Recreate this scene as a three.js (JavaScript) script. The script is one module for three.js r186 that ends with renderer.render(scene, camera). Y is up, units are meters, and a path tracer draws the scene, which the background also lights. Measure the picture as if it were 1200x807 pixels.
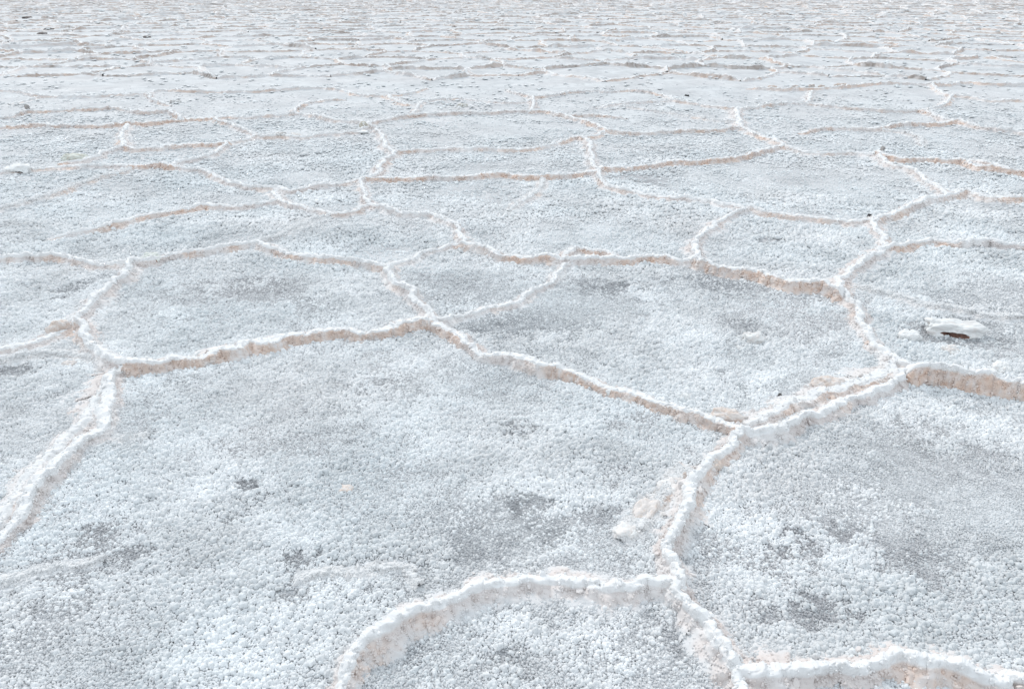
import * as THREE from 'three';
import { mergeGeometries, mergeVertices } from 'three/addons/utils/BufferGeometryUtils.js';
import { ImprovedNoise } from 'three/addons/math/ImprovedNoise.js';

// ---------------------------------------------------------------- camera, sky, sun, exposure
const scene = new THREE.Scene();
const camera = new THREE.PerspectiveCamera(46.37, 1200 / 807, 0.05, 8000);
camera.position.set(0, 1.5, 0);
camera.rotation.set(-Math.atan(438.5 / 942), 0, 0);

const renderer = new THREE.WebGLRenderer({ antialias: true });
renderer.setSize(1024, 688);
renderer.toneMapping = THREE.LinearToneMapping;
renderer.toneMappingExposure = 1.0;
renderer.shadowMap.enabled = true;
renderer.shadowMap.type = THREE.PCFSoftShadowMap;

{ // even overcast sky, a third as bright at the horizon as overhead, faintly blue
  const W = 64, H = 32, d = new Float32Array(W * H * 4);
  for (let j = 0; j < H; j++) {
    const el = ((j + 0.5) / H - 0.5) * Math.PI, s = Math.max(0, Math.sin(el));
    const L = 1.12 * (0.55 + 0.45 * s);
    for (let i = 0; i < W; i++) d.set([L * 0.904, L * 0.998, L * 1.083, 1], (j * W + i) * 4);
  }
  const sky = new THREE.DataTexture(d, W, H, THREE.RGBAFormat, THREE.FloatType);
  sky.mapping = THREE.EquirectangularReflectionMapping;
  sky.magFilter = THREE.LinearFilter; sky.minFilter = THREE.LinearFilter;
  sky.needsUpdate = true;
  scene.background = sky; scene.environment = sky;
}
const sun = new THREE.DirectionalLight(0xfff8f2, 1.5);
sun.name = 'sun';
sun.position.set(-13, 22, -26); sun.target.position.set(0, 0, -4);
sun.castShadow = true; sun.shadow.radius = 22;
sun.shadow.mapSize.set(2048, 2048);
Object.assign(sun.shadow.camera, { left: -14, right: 14, top: 14, bottom: -14, near: 1, far: 80 });
scene.add(sun, sun.target);

// ---------------------------------------------------------------- numbers
let seed = 20241;
const rnd = () => { seed = (seed + 0x6D2B79F5) | 0; let t = Math.imul(seed ^ (seed >>> 15), 1 | seed); t = (t + Math.imul(t ^ (t >>> 7), 61 | t)) ^ t; return ((t ^ (t >>> 14)) >>> 0) / 4294967296; };
const PN = new ImprovedNoise();
const n3 = (x, y, z) => PN.noise(x + 37.3, y + 11.7, z + 71.9);
const clamp = (v, a, b) => Math.min(b, Math.max(a, v));
const sst = (a, b, v) => { const t = clamp((v - a) / (b - a), 0, 1); return t * t * (3 - 2 * t); };
const mix = (a, b, t) => a + (b - a) * t;
const hash3 = (i, j, k) => { let h = Math.imul(i, 374761393) ^ Math.imul(j, 668265263) ^ Math.imul(k, 1274126177); h = Math.imul(h ^ (h >>> 13), 1103515245); return ((h ^ (h >>> 16)) >>> 0) / 4294967296; };
// rounded lumps packed together: 0 in the gaps, 1 on top of a lump
function lumps(x, y, z) {
  const i = Math.floor(x), j = Math.floor(y), k = Math.floor(z); let best = 9;
  for (let a = -1; a < 2; a++) for (let b = -1; b < 2; b++) for (let c = -1; c < 2; c++) {
    const I = i + a, J = j + b, K = k + c;
    const dx = I + hash3(I, J, K) - x, dy = J + hash3(I + 7, J, K) - y, dz = K + hash3(I, J + 5, K) - z;
    const d = dx * dx + dy * dy + dz * dz; if (d < best) best = d;
  }
  return Math.sqrt(Math.max(0, 1 - best / 0.85));
}

// ---------------------------------------------------------------- the ridge network, in metres
// [crest height cm, width of the sloping side, of the steep side, clay stain 0..9 (minus: steep side turned round), x, z, x, z ...]
const TRACED = [
[4.6,0.13,0.035,-0.4,-1.574,-2.932,-1.569,-2.789,-1.513,-2.645,-1.455,-2.452,-1.468,-2.317,-1.473,-2.193,-1.466,-2.071,-1.466,-1.966,-1.463,-1.854,-1.449,-1.798],
[2.6,0.07,0.06,-1,-1.618,-2.891,-1.574,-2.664,-1.528,-2.476,-1.536,-2.335,-1.54,-2.201,-1.536,-2.056,-1.522,-1.896],
[6,0.07,0.06,3,-1.567,-2.922,-1.727,-3.043,-1.901,-3.254,-1.978,-3.349],
[5.5,0.05,0.055,2,-1.975,-3.34,-2.02,-3.523,-2.039,-3.711,-2.043,-3.879,-2.045,-4.048,-2.091,-4.229],
[3,0.05,0.04,4,-2.005,-3.392,-2.019,-3.25,-2.073,-3.16,-2.142,-3.1,-2.25,-3.025,-2.7,-2.85,-3.25,-3.03],
[2.2,0.06,0.05,3,-1.665,-2.991,-1.798,-3.048,-1.946,-3.056,-2.099,-3.007,-2.222,-2.975,-2.67,-2.86,-3.22,-3.04],
[4.5,0.06,0.04,2,-2.091,-4.226,-2.2,-4.183,-2.354,-4.212,-2.539,-4.299,-2.691,-4.314,-2.818,-4.284,-3.001,-4.27,-3.45,-4.19,-4,-4.37],
[4.5,0.07,0.04,4,-2.104,-4.255,-1.995,-4.197,-1.922,-4.314,-1.762,-4.405,-1.6,-4.516,-1.509,-4.548,-1.354,-4.436,-1.205,-4.329,-1.003,-4.284,-0.8,-4.212,-0.665,-4.155],
[2,0.06,0.05,1,-1.532,-4.635,-1.425,-4.754,-1.361,-4.991,-1.295,-5.187,-1.213,-5.312],
[5,0.05,0.05,3,-0.672,-4.17,-0.635,-3.968,-0.557,-3.842,-0.475,-3.688,-0.402,-3.502,-0.362,-3.41],
[3.2,0.045,0.045,1,-0.679,-4.217,-0.589,-4.289,-0.507,-4.425,-0.416,-4.519,-0.285,-4.601],
[6,0.09,0.04,9,-0.361,-3.399,-0.476,-3.349,-0.506,-3.282,-0.603,-3.245,-0.677,-3.236,-0.762,-3.245,-0.869,-3.217,-0.993,-3.163,-1.018,-3.119,-1.119,-3.128,-1.154,-3.051,-1.232,-3.026,-1.286,-2.977,-1.384,-2.985,-1.45,-2.922,-1.561,-2.906],
[5,0.06,0.035,6,-0.362,-3.41,-0.31,-3.303,-0.208,-3.183,-0.119,-3.062,-0.068,-3.02,-0.011,-3.004,0.049,-2.956,0.138,-2.909,0.248,-2.848,0.353,-2.754,0.443,-2.705,0.553,-2.625,0.622,-2.554,0.704,-2.517,0.752,-2.475,0.807,-2.428],
[3.2,0.05,0.04,2,-0.366,-3.448,-0.264,-3.479,-0.175,-3.541,-0.079,-3.617,0.004,-3.65,0.073,-3.764,0.15,-3.885,0.221,-3.999,0.264,-4.133,0.345,-4.289],
[4.5,0.06,0.035,5,-0.283,-4.564,-0.143,-4.436,-0.063,-4.344,0.067,-4.314,0.197,-4.314,0.343,-4.27,0.482,-4.284,0.622,-4.255,0.74,-4.314,0.85,-4.284,0.95,-4.255,1.03,-4.299],
[4,0.06,0.04,7,0.311,-4.372,0.404,-4.497,0.497,-4.434,0.578,-4.327],
[6.5,0.08,0.045,9,1.017,-4.246,1.077,-4.132,1.185,-4.063,1.296,-4.023,1.36,-3.931,1.408,-3.843,1.49,-3.831,1.581,-3.806,1.624,-3.711],
[4,0.05,0.045,3,-0.283,-4.578,-0.337,-4.875,-0.464,-5.124,-0.569,-5.227,-0.682,-5.227,-0.874,-5.376,-0.984,-5.442],
[4,0.05,0.045,3,-0.984,-5.442,-1.1,-5.847,-1.17,-6.17],
[3.5,0.06,0.04,5,-0.984,-5.437,-1.141,-5.243,-1.284,-5.327,-1.433,-5.393,-1.584,-5.504,-1.675,-5.644],
[4,0.07,0.035,4,-1.663,-5.603,-1.687,-5.533,-1.803,-5.442,-1.942,-5.398,-2.141,-5.398,-2.218,-5.29,-2.34,-5.206,-2.453,-5.124,-2.517,-4.93,-2.61,-4.82,-2.777,-4.662],
[3,0.05,0.05,3,-1.673,-5.637,-1.738,-5.833,-1.76,-5.987],
[4.2,0.05,0.04,3,-1.74,-5.917,-1.951,-5.943,-2.17,-6.1,-2.39,-6.36,-2.51,-6.45,-2.8,-6.61],
[5,0.06,0.03,9,-2.78,-6.57,-2.95,-6.64,-3.05,-6.6,-3.17,-6.64],
[3.5,0.06,0.05,2,-3.18,-6.67,-3.4,-6.63,-3.7,-6.63,-3.86,-6.57,-4,-6.48,-4.2,-6.36,-4.65,-6.2,-5.2,-6.38],
[2.2,0.06,0.05,4,-3.19,-6.69,-3.14,-6.47,-3.24,-6.24,-3.322,-5.786,-3.465,-5.413,-3.584,-5.222,-4.03,-4.99,-4.58,-5.17],
[4,0.06,0.04,4,-1.742,-5.924,-1.646,-5.847,-1.5,-5.951,-1.39,-6.03,-1.3,-6.08,-1.16,-6.2],
[5,0.06,0.06,3,-1.16,-6.16,-1.07,-6.27,-1.1,-6.67,-1.08,-6.9,-1.04,-7.15],
[4.5,0.05,0.05,2,-1.04,-7.17,-1.15,-7.4,-1.2,-7.68,-1.36,-8.27,-1.52,-8.67],
[4,0.06,0.04,4,-1.05,-7.2,-0.84,-7.27,-0.68,-7.31,-0.54,-7.35,-0.39,-7.35,-0.23,-7.35,0,-7.31,0.23,-7.42,0.44,-7.63,0.59,-7.88,0.81,-7.97,0.95,-8.29],
[4.2,0.06,0.035,6,-1.16,-6.19,-1.06,-6.19,-0.93,-6.22,-0.79,-6.24,-0.62,-6.27,-0.5,-6.24,-0.33,-6.27,-0.17,-6.36,0,-6.33,0.13,-6.27,0.25,-6.27,0.38,-6.3,0.52,-6.39,0.69,-6.51],
[2.5,0.05,0.05,1,0.25,-6.34,0.23,-6.09,0.176,-5.825,0.06,-5.538,-0.012,-5.382],
[4,0.06,0.06,3,0.69,-6.52,0.69,-6.95,0.72,-7.42,0.7,-7.88],
[4.8,0.07,0.04,6,0.68,-6.49,0.75,-6.61,0.87,-6.58,1.05,-6.61,1.24,-6.71,1.43,-6.78,1.62,-6.81,1.82,-6.88,1.9,-6.91,2.11,-7.09,2.31,-7.31,2.52,-7.51],
[4.2,0.05,0.045,3,0.69,-6.51,0.71,-6.05,0.794,-5.917,0.879,-5.84,0.997,-5.716,1.208,-5.596,1.361,-5.549,1.454,-5.436,1.555,-5.369,1.619,-5.326],
[4,0.05,0.05,2,1.621,-5.333,1.495,-5.227,1.33,-5.006,1.194,-4.784,1.078,-4.529,1.038,-4.312],
[4,0.06,0.04,5,1.621,-5.333,1.678,-5.248,1.773,-5.185,1.906,-5.145,2.037,-5.085,2.171,-5.045,2.273,-5.065,2.375,-5.124],
[5,0.06,0.05,5,2.36,-5.093,2.526,-5.195,2.688,-5.343,2.898,-5.545,3.077,-5.616,3.335,-5.811,3.362,-5.663,3.482,-5.616,3.608,-5.592,3.789,-5.522,4.24,-5.39,4.79,-5.57],
[4.5,0.06,0.06,2,2.367,-5.109,2.276,-4.86,2.233,-4.631,2.198,-4.499],
[5,0.07,0.045,4,2.191,-4.486,2.263,-4.502,2.42,-4.583,2.517,-4.617,2.606,-4.55,2.766,-4.567,2.949,-4.534,3.165,-4.502,3.62,-4.41,4.17,-4.59],
[4.5,0.07,0.06,2,2.198,-4.499,2.023,-4.314,1.899,-4.169,1.787,-4.033,1.685,-3.904,1.644,-3.758],
[4.5,0.07,0.05,3,2.36,-8.51,2.38,-8.27,2.41,-8.03,2.49,-7.81,2.53,-7.52,2.6,-7.32,2.71,-7.21,2.86,-7.21,3.04,-7.21,3.14,-7.14,3.26,-7.17],
[5,0.06,0.035,8,3.25,-7.15,3.25,-7.01,3.34,-6.87,3.47,-6.9,3.61,-6.9,3.72,-6.83,3.81,-6.87,3.82,-6.6,3.94,-6.51,4.03,-6.42,4.25,-6.27,4.7,-6.1,5.25,-6.28],
[4,0.06,0.04,4,3.87,-6.98,3.95,-6.91,4.02,-6.74,4.12,-6.58],
[4.5,0.06,0.06,3,3.26,-7.17,3.18,-6.92,3.16,-6.69,3.23,-6.59,3.24,-6.38,3.2,-6.15,3.157,-5.88,3.134,-5.681],
[4.5,0.06,0.04,5,2.34,-8.41,2.18,-8.36,1.98,-8.27,1.72,-8.27,1.49,-8.17,1.23,-8.12,0.96,-8.22],
[4.5,0.08,0.07,3,2.36,-8.51,2.49,-9.1,2.65,-9.71],
[4,0.06,0.045,4,2.66,-9.74,2.41,-9.87,2.23,-10.07,2.04,-10.36,1.95,-10.89,1.78,-11.22,1.56,-11.3,1.28,-11.22,1.15,-11.3,0.86,-11.22,0.56,-10.89,0.28,-10.66],
[4.5,0.06,0.04,4,2.65,-9.71,2.98,-9.91,3.15,-9.98,3.38,-10.11,3.58,-10.11,3.74,-9.91,4,-9.71,4.25,-9.58,4.47,-9.52,4.74,-9.58],
[5,0.06,0.05,4,4.73,-9.55,4.72,-9.13,4.68,-8.91,4.8,-8.85,4.79,-8.54,4.86,-8.39,4.96,-8.29,5.31,-8.01,5.76,-7.83,6.31,-8.01],
[4.5,0.07,0.04,6,4.81,-8.88,4.45,-8.61,4.25,-8.61,4,-8.56,3.68,-8.31,3.51,-8.31,3.26,-8.36,2.91,-8.22],
[2.5,0.06,0.05,1,3.72,-8.37,3.88,-8.18,3.95,-7.95,3.82,-7.57],
[4,0.06,0.05,4,0.28,-10.66,0.06,-10.97,-0.06,-11.48],
[4,0.06,0.05,3,0.28,-10.66,0.25,-9.81,0.21,-9.43],
[4.5,0.06,0.04,5,0.21,-9.4,-0.03,-9.46,-0.24,-9.34,-0.48,-9.34,-0.63,-9.34,-0.84,-9.22,-1.04,-9.16,-1.22,-9.05,-1.42,-8.82,-1.52,-8.67],
[4.5,0.06,0.04,5,0.21,-9.4,0.36,-9.46,0.54,-9.22,0.66,-9.05,0.78,-8.82,0.89,-8.56,0.96,-8.27],
[3.5,0.06,0.04,6,0.62,-9.16,0.83,-9.22,0.97,-9.22,1.22,-9.05],
[4.2,0.06,0.04,4,-1.52,-8.68,-1.77,-8.84,-1.96,-8.9,-2.15,-9.12,-2.29,-9.24,-2.46,-9.35],
[3.8,0.06,0.04,4,-2.47,-9.38,-2.51,-9.62,-2.52,-10.02,-2.47,-10.3,-2.33,-10.44,-2.13,-10.52],
[3.8,0.06,0.04,4,-2.47,-9.38,-2.54,-9.26,-2.67,-9.2,-2.85,-9.09,-3.15,-9.09,-3.25,-9.03],
[4.5,0.06,0.04,6,-3.24,-8.99,-3.4,-8.99,-3.59,-8.93,-3.7,-8.82,-3.82,-8.67,-4.03,-8.67,-4.22,-8.56,-4.45,-8.56,-4.74,-8.61,-4.96,-8.61,-5.17,-8.51,-5.44,-8.36,-5.89,-8.2,-6.44,-8.38],
[4,0.06,0.05,2,-3.25,-9.02,-3.17,-8.85,-2.94,-8.59,-2.73,-8.34,-2.54,-8.06],
[4,0.06,0.05,3,-2.53,-8.01,-2.36,-7.92,-2.25,-7.97,-2.03,-7.92,-1.92,-8.06,-1.73,-8.1,-1.61,-8.15,-1.48,-8.39],
[4.5,0.06,0.05,3,-2.52,-7.99,-2.59,-7.73,-2.67,-7.64],
[4.5,0.06,0.04,6,-2.65,-7.6,-2.72,-7.52,-2.96,-7.52,-3.06,-7.48,-3.19,-7.4,-3.39,-7.32,-3.54,-7.4],
[5,0.07,0.05,3,-3.53,-7.38,-3.6,-7.19,-3.61,-6.94,-3.71,-6.83,-3.8,-6.77],
[4,0.06,0.05,2,-2.66,-7.63,-2.65,-7.46,-2.63,-7.12,-2.69,-6.91,-2.76,-6.78,-2.82,-6.65],
[4.5,0.07,0.06,3,-4.02,-8.61,-3.84,-8.03,-3.56,-7.44],
[5.2,0.06,0.05,3,1.637,-3.741,1.652,-3.605,1.619,-3.416,1.584,-3.252,1.563,-3.092,1.571,-2.976,1.62,-2.89],
[10,0.08,0.04,9,1.572,-2.804,1.672,-2.812,1.763,-2.775,1.852,-2.732,1.908,-2.703,2.02,-2.648,2.47,-2.5,3.02,-2.68],
[6,0.06,0.05,3,1.612,-2.876,1.538,-2.809,1.47,-2.758,1.34,-2.675,1.248,-2.635,1.151,-2.576,1.03,-2.484,0.921,-2.413,0.845,-2.396,0.796,-2.39],
[2.7,0.09,0.06,5,1.596,-2.966,1.399,-2.808,1.264,-2.751,1.113,-2.676,0.984,-2.591,0.914,-2.522,0.829,-2.48],
[6.5,0.05,0.05,2,0.796,-2.394,0.738,-2.3,0.65,-2.217,0.586,-2.11,0.553,-2.064,0.511,-1.96,0.489,-1.883,0.451,-1.821,0.426,-1.759,0.431,-1.699,0.437,-1.633],
[5,0.055,0.05,3,0.441,-1.649,0.366,-1.642,0.301,-1.626,0.238,-1.636,0.155,-1.652,0.09,-1.665,0.002,-1.665,-0.04,-1.658,-0.093,-1.626,-0.134,-1.598,-0.196,-1.582,-0.245,-1.552,-0.297,-1.497,-0.349,-1.444,-0.376,-1.381,-0.39,-1.329,-0.408,-1.251],
[6.5,0.055,0.055,3,0.437,-1.633,0.454,-1.532,0.48,-1.461,0.506,-1.407,0.526,-1.361],
[6,0.075,0.045,3,0.527,-1.363,0.578,-1.355,0.65,-1.35,0.765,-1.355,0.885,-1.37,0.955,-1.36,1.041,-1.346,1.115,-1.328,1.223,-1.312,1.67,-1.22,2.22,-1.4],
[5.5,0.06,0.05,2,0.529,-1.367,0.521,-1.316,0.496,-1.247],
[1.2,0.03,0.03,0,-2.43,-1.74,-1.88,-1.56,-1.432,-1.687,-1.362,-1.714,-1.295,-1.745,-1.224,-1.763,-1.168,-1.773],
[1.2,0.03,0.03,1,-0.565,-1.704,-0.467,-1.731,-0.397,-1.735,-0.322,-1.735,-0.256,-1.681],
[1.6,0.06,0.07,6,0.59,-2.161,0.553,-2.209,0.496,-2.109,0.401,-1.961,0.325,-1.884],
[2.1,0.05,0.045,0,1.774,-3.862,1.853,-3.778,1.936,-3.674,2.062,-3.586,2.17,-3.533,2.286,-3.492,2.498,-3.431,2.95,-3.32,3.5,-3.5],
[1.1,0.025,0.025,0,-1.427,-2.429,-1.357,-2.406,-1.302,-2.417],
[4,0.06,0.04,4,-8.2,-11.58,-7.65,-11.4,-7.2,-11.39,-6.73,-11.22,-6.54,-11.13,-6.1,-10.73,-5.97,-10.73,-5.49,-10.73,-5.12,-10.89,-4.8,-10.97],
[4,0.06,0.05,2,-4.8,-10.97,-4.46,-10.36,-4.14,-10.07],
[4,0.06,0.04,4,-4.8,-10.97,-4.76,-11.3,-4.38,-11.13,-3.95,-11.05,-3.56,-11.13,-3.41,-11.13,-3.17,-11.3,-2.65,-11.57,-2.31,-11.3,-2,-10.89,-1.77,-10.81,-1.6,-10.81,-1.4,-10.97,-1.18,-11.57],
[3.5,0.06,0.05,2,-1.6,-10.77,-1.36,-10.17,-1.18,-9.97],
[3.5,0.06,0.05,2,-1.13,-9.39,-1.12,-9.77,-1.1,-10.17,-0.94,-10.39,-0.68,-10.54,-0.43,-10.39,0,-10.17,0.16,-10.25,0.28,-10.54],
[4.5,0.06,0.04,5,-6.8,-9.08,-6.25,-8.9,-5.8,-9.05,-5.57,-9.16,-5.58,-9.52,-5.4,-9.52,-5.22,-9.65,-4.95,-9.71,-4.66,-9.78,-4.37,-9.52,-4.15,-9.46,-3.98,-9.52,-3.76,-9.22,-3.59,-8.93],
[3.5,0.06,0.05,3,-6.14,-10.17,-6.07,-10.39,-6.07,-10.69],
[3,0.06,0.05,2,1.02,-9.87,1.3,-10.14,1.57,-10.21,1.86,-10.35,2.05,-10.42],
[2.5,0.06,0.05,1,1.28,-9.96,1.54,-9.64,1.72,-9.51,1.93,-9.33,2.11,-9.04,2.22,-8.93,2.45,-8.88],
[4.5,0.06,0.05,4,5.96,-11.9,5.63,-10.86,5.66,-10.7,5.8,-10.55,5.93,-10.33,6.2,-10.33,6.59,-10.18,7.04,-10.05,7.59,-10.23],
[3.5,0.06,0.05,3,5.7,-10.77,5.46,-10.39,5.23,-10.04,4.8,-9.64],
[3.5,0.06,0.05,3,4.07,-11.34,3.88,-10.84,3.65,-10.25],
[5,0.06,0.04,6,3.27,-11.58,3.57,-11.41,3.84,-11.41,4.24,-11.5,4.76,-11.68,5.17,-11.96,5.94,-11.86],
[5,0.06,0.04,6,5.94,-11.86,6.06,-11.86,6.63,-12.15,6.77,-11.96,7.12,-11.86,7.67,-11.77,8.12,-11.68,8.67,-11.86]
];
const ridges = TRACED.map(([h, wb, wf, tan, ...p]) => {
  const pts = []; for (let i = 0; i < p.length; i += 2) pts.push([p[i], p[i + 1]]);
  return { h: h * (h > 3 ? 0.0086 : 0.01), wb, wf, tan: Math.abs(tan) / 9, turned: tan < 0, pts };
});
// polygon cells that go on farther out and to the sides
{
  const S = 1.52, site = new Map(), key = (i, j) => i * 4096 + j;
  const at = (i, j) => { let s = site.get(key(i, j)); if (!s) { s = [(i + (j & 1) * 0.5 + 0.72 * (hash3(i, j, 3) - 0.5)) * S, (j + 0.72 * (hash3(i, j, 9) - 0.5)) * S * 0.9]; site.set(key(i, j), s); } return s; };
  for (let j = -42; j <= 1; j++) for (let i = -42; i <= 42; i++) {
    const a = at(i, j); if (Math.abs(a[0]) > 0.71 * Math.abs(a[1]) + 3.4) continue;
    let poly = [[a[0] - 4, a[1] - 4], [a[0] + 4, a[1] - 4], [a[0] + 4, a[1] + 4], [a[0] - 4, a[1] + 4]].map(p => ({ p, n: null }));
    for (let v = -2; v <= 2; v++) for (let u = -2; u <= 2; u++) {
      if (!u && !v) continue;
      const b = at(i + u, j + v), mx = (a[0] + b[0]) / 2, mz = (a[1] + b[1]) / 2, nx = b[0] - a[0], nz = b[1] - a[1];
      const out = [], side = p => (p[0] - mx) * nx + (p[1] - mz) * nz;
      for (let q = 0; q < poly.length; q++) {
        const A = poly[q], B = poly[(q + 1) % poly.length], sa = side(A.p), sb = side(B.p);
        if (sa <= 0) out.push(A);
        if ((sa <= 0) !== (sb <= 0)) { const t = sa / (sa - sb), c = [mix(A.p[0], B.p[0], t), mix(A.p[1], B.p[1], t)]; out.push({ p: c, n: sa <= 0 ? [i + u, j + v] : A.n }); }
      }
      poly = out; if (poly.length < 3) break;
    }
    for (let q = 0; q < poly.length; q++) {
      const A = poly[q], B = poly[(q + 1) % poly.length];
      if (!A.n || key(A.n[0], A.n[1]) < key(i, j)) continue;
      const mx = (A.p[0] + B.p[0]) / 2, mz = (A.p[1] + B.p[1]) / 2, len = Math.hypot(A.p[0] - B.p[0], A.p[1] - B.p[1]);
      if (len < 0.12) continue;
      if (mz > -12.5 && Math.abs(mx) < 0.69 * (0.907 * Math.abs(mz) + 0.63) + 0.85) continue;
      if (mz > -0.4 && Math.abs(mx) < 1.6) continue;
      const pts = [], n = Math.max(2, Math.round(len / 0.3)), jit = k => [0.16 * n3(k[0] * 1.1, 5, k[1] * 1.1), 0.16 * n3(k[0] * 1.1, 25, k[1] * 1.1)];
      for (let k = 0; k <= n; k++) { const p = [mix(A.p[0], B.p[0], k / n), mix(A.p[1], B.p[1], k / n)], d = jit(p); pts.push([p[0] + d[0], p[1] + d[1]]); }
      ridges.push({ h: 0.025 + 0.06 * rnd() * rnd() + 0.015 * rnd(), wb: 0.06 + 0.03 * rnd(), wf: 0.035 + 0.03 * rnd(), tan: 0.25 + 0.75 * rnd(), pts, far: true });
    }
  }
}
// smooth every line and let it wander a little
for (const r of ridges) {
  const mid = r.pts[r.pts.length >> 1]; r.dist = Math.min(...r.pts.map(p => Math.hypot(p[0], p[1], 1.5)));
  r.step = clamp(0.0019 * r.dist, 0.0042, 0.11);
  if (!r.far) for (const [a, b] of [[0, 1], [r.pts.length - 1, r.pts.length - 2]]) { const P = r.pts[a], Q = r.pts[b], l = Math.hypot(P[0] - Q[0], P[1] - Q[1]) || 1; P[0] += (P[0] - Q[0]) / l * 0.025; P[1] += (P[1] - Q[1]) / l * 0.025; }
  const curve = new THREE.CatmullRomCurve3(r.pts.map(p => new THREE.Vector3(p[0], 0, p[1])), false, 'centripetal');
  const len = curve.getLength(), n = Math.max(3, Math.ceil(len / r.step));
  r.len = len;
  curve.arcLengthDivisions = Math.max(60, r.pts.length * 16); curve.updateArcLengths();
  r.line = curve.getSpacedPoints(n).map(p => {
    const q = (f, a, o) => a * n3(p.x * f, o, p.z * f);
    return [p.x + q(9, 0.026, 1) + q(28, 0.013, 2) + (r.dist < 5 ? q(75, 0.004, 3) : 0), p.z + q(9, 0.026, 11) + q(28, 0.013, 12) + (r.dist < 5 ? q(75, 0.004, 13) : 0)];
  });
  r.mid = mid;
}
for (const r of ridges) for (const e of [0, 1]) { // an end that meets no other ridge runs out into the plate
  const p = r.pts[e ? r.pts.length - 1 : 0];
  r[e ? 'free1' : 'free0'] = !r.far && !ridges.some(q => q !== r && Math.abs(q.mid[0] - p[0]) < 4 && Math.abs(q.mid[1] - p[1]) < 4 && q.line.some(l => Math.hypot(l[0] - p[0], l[1] - p[1]) < 0.05 + 0.012 * r.dist));
}
console.log('ridges', ridges.length);

// ---------------------------------------------------------------- distance to the nearest ridge, on a 4 cm grid
const GX = -30, GZ = -36, GC = 0.04, GW = 1500, GH = 960;
const dist = new Float32Array(GW * GH).fill(9), near = new Float32Array(GW * GH);
for (const r of ridges) {
  const every = Math.max(1, Math.floor(0.03 / r.step));
  for (let k = 0; k < r.line.length; k += every) {
    const [x, z] = r.line[k], ci = Math.round((x - GX) / GC), cj = Math.round((z - GZ) / GC);
    if (ci < 11 || cj < 11 || ci > GW - 12 || cj > GH - 12) continue;
    for (let b = -10; b <= 10; b++) for (let a = -10; a <= 10; a++) {
      const o = (cj + b) * GW + ci + a, d = Math.hypot((ci + a) * GC + GX - x, (cj + b) * GC + GZ - z);
      if (d < dist[o]) { dist[o] = d; near[o] = r.h; }
    }
  }
}
{
  const D = GC, Q = GC * 1.4142, rel = (o, p, w) => { if (dist[p] + w < dist[o]) dist[o] = dist[p] + w; };
  for (let j = 1; j < GH - 1; j++) for (let i = 1; i < GW - 1; i++) { const o = j * GW + i; rel(o, o - 1, D); rel(o, o - GW, D); rel(o, o - GW - 1, Q); rel(o, o - GW + 1, Q); }
  for (let j = GH - 2; j > 0; j--) for (let i = GW - 2; i > 0; i--) { const o = j * GW + i; rel(o, o + 1, D); rel(o, o + GW, D); rel(o, o + GW + 1, Q); rel(o, o + GW - 1, Q); }
}
const grid = (arr, x, z, miss) => {
  const u = (x - GX) / GC, v = (z - GZ) / GC, i = Math.floor(u), j = Math.floor(v);
  if (i < 1 || j < 1 || i > GW - 3 || j > GH - 3) return miss;
  const a = u - i, b = v - j, o = j * GW + i;
  return (arr[o] * (1 - a) + arr[o + 1] * a) * (1 - b) + (arr[o + GW] * (1 - a) + arr[o + GW + 1] * a) * b;
};
// which plate a spot belongs to: basins of the distance field, joined where only a gap in a ridge parts them
const PW = GW >> 1, PH = GH >> 1, plateOf = new Int32Array(PW * PH).fill(-1), plates = [];
{
  const id = new Int32Array(PW * PH), val = new Float32Array(PW * PH);
  for (let j = 0; j < PH; j++) for (let i = 0; i < PW; i++) { const d = dist[j * 2 * GW + i * 2]; val[j * PW + i] = d > 8 ? 0 : d; }
  for (let o = 0; o < id.length; o++) id[o] = o;
  id.sort((a, b) => val[b] - val[a] || a - b);
  const par = [], peak = [], find = a => { while (par[a] !== a) { par[a] = par[par[a]]; a = par[a]; } return a; };
  for (const o of id) {
    const i = o % PW, j = (o / PW) | 0; let mine = -1;
    for (const [u, v] of [[1, 0], [-1, 0], [0, 1], [0, -1], [1, 1], [-1, -1], [1, -1], [-1, 1]]) {
      const I = i + u, J = j + v; if (I < 0 || J < 0 || I >= PW || J >= PH) continue;
      const q = plateOf[J * PW + I]; if (q < 0) continue;
      const f = find(q);
      if (mine < 0) mine = f;
      else if (f !== mine && (val[o] > 0.52 * Math.min(peak[f], peak[mine]) || Math.min(peak[f], peak[mine]) < 0.2)) {
        const [keep, drop] = peak[f] > peak[mine] ? [f, mine] : [mine, f]; par[drop] = keep; mine = keep;
      }
    }
    if (mine < 0) { mine = par.length; par.push(mine); peak.push(val[o]); }
    plateOf[o] = mine;
  }
  for (let o = 0; o < plateOf.length; o++) plateOf[o] = find(plateOf[o]);
}
const plateAt = (x, z) => { const i = Math.round((x - GX) / GC / 2), j = Math.round((z - GZ) / GC / 2); return i < 2 || j < 2 || i > PW - 3 || j > PH - 3 ? -1 : plateOf[j * PW + i]; };

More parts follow.
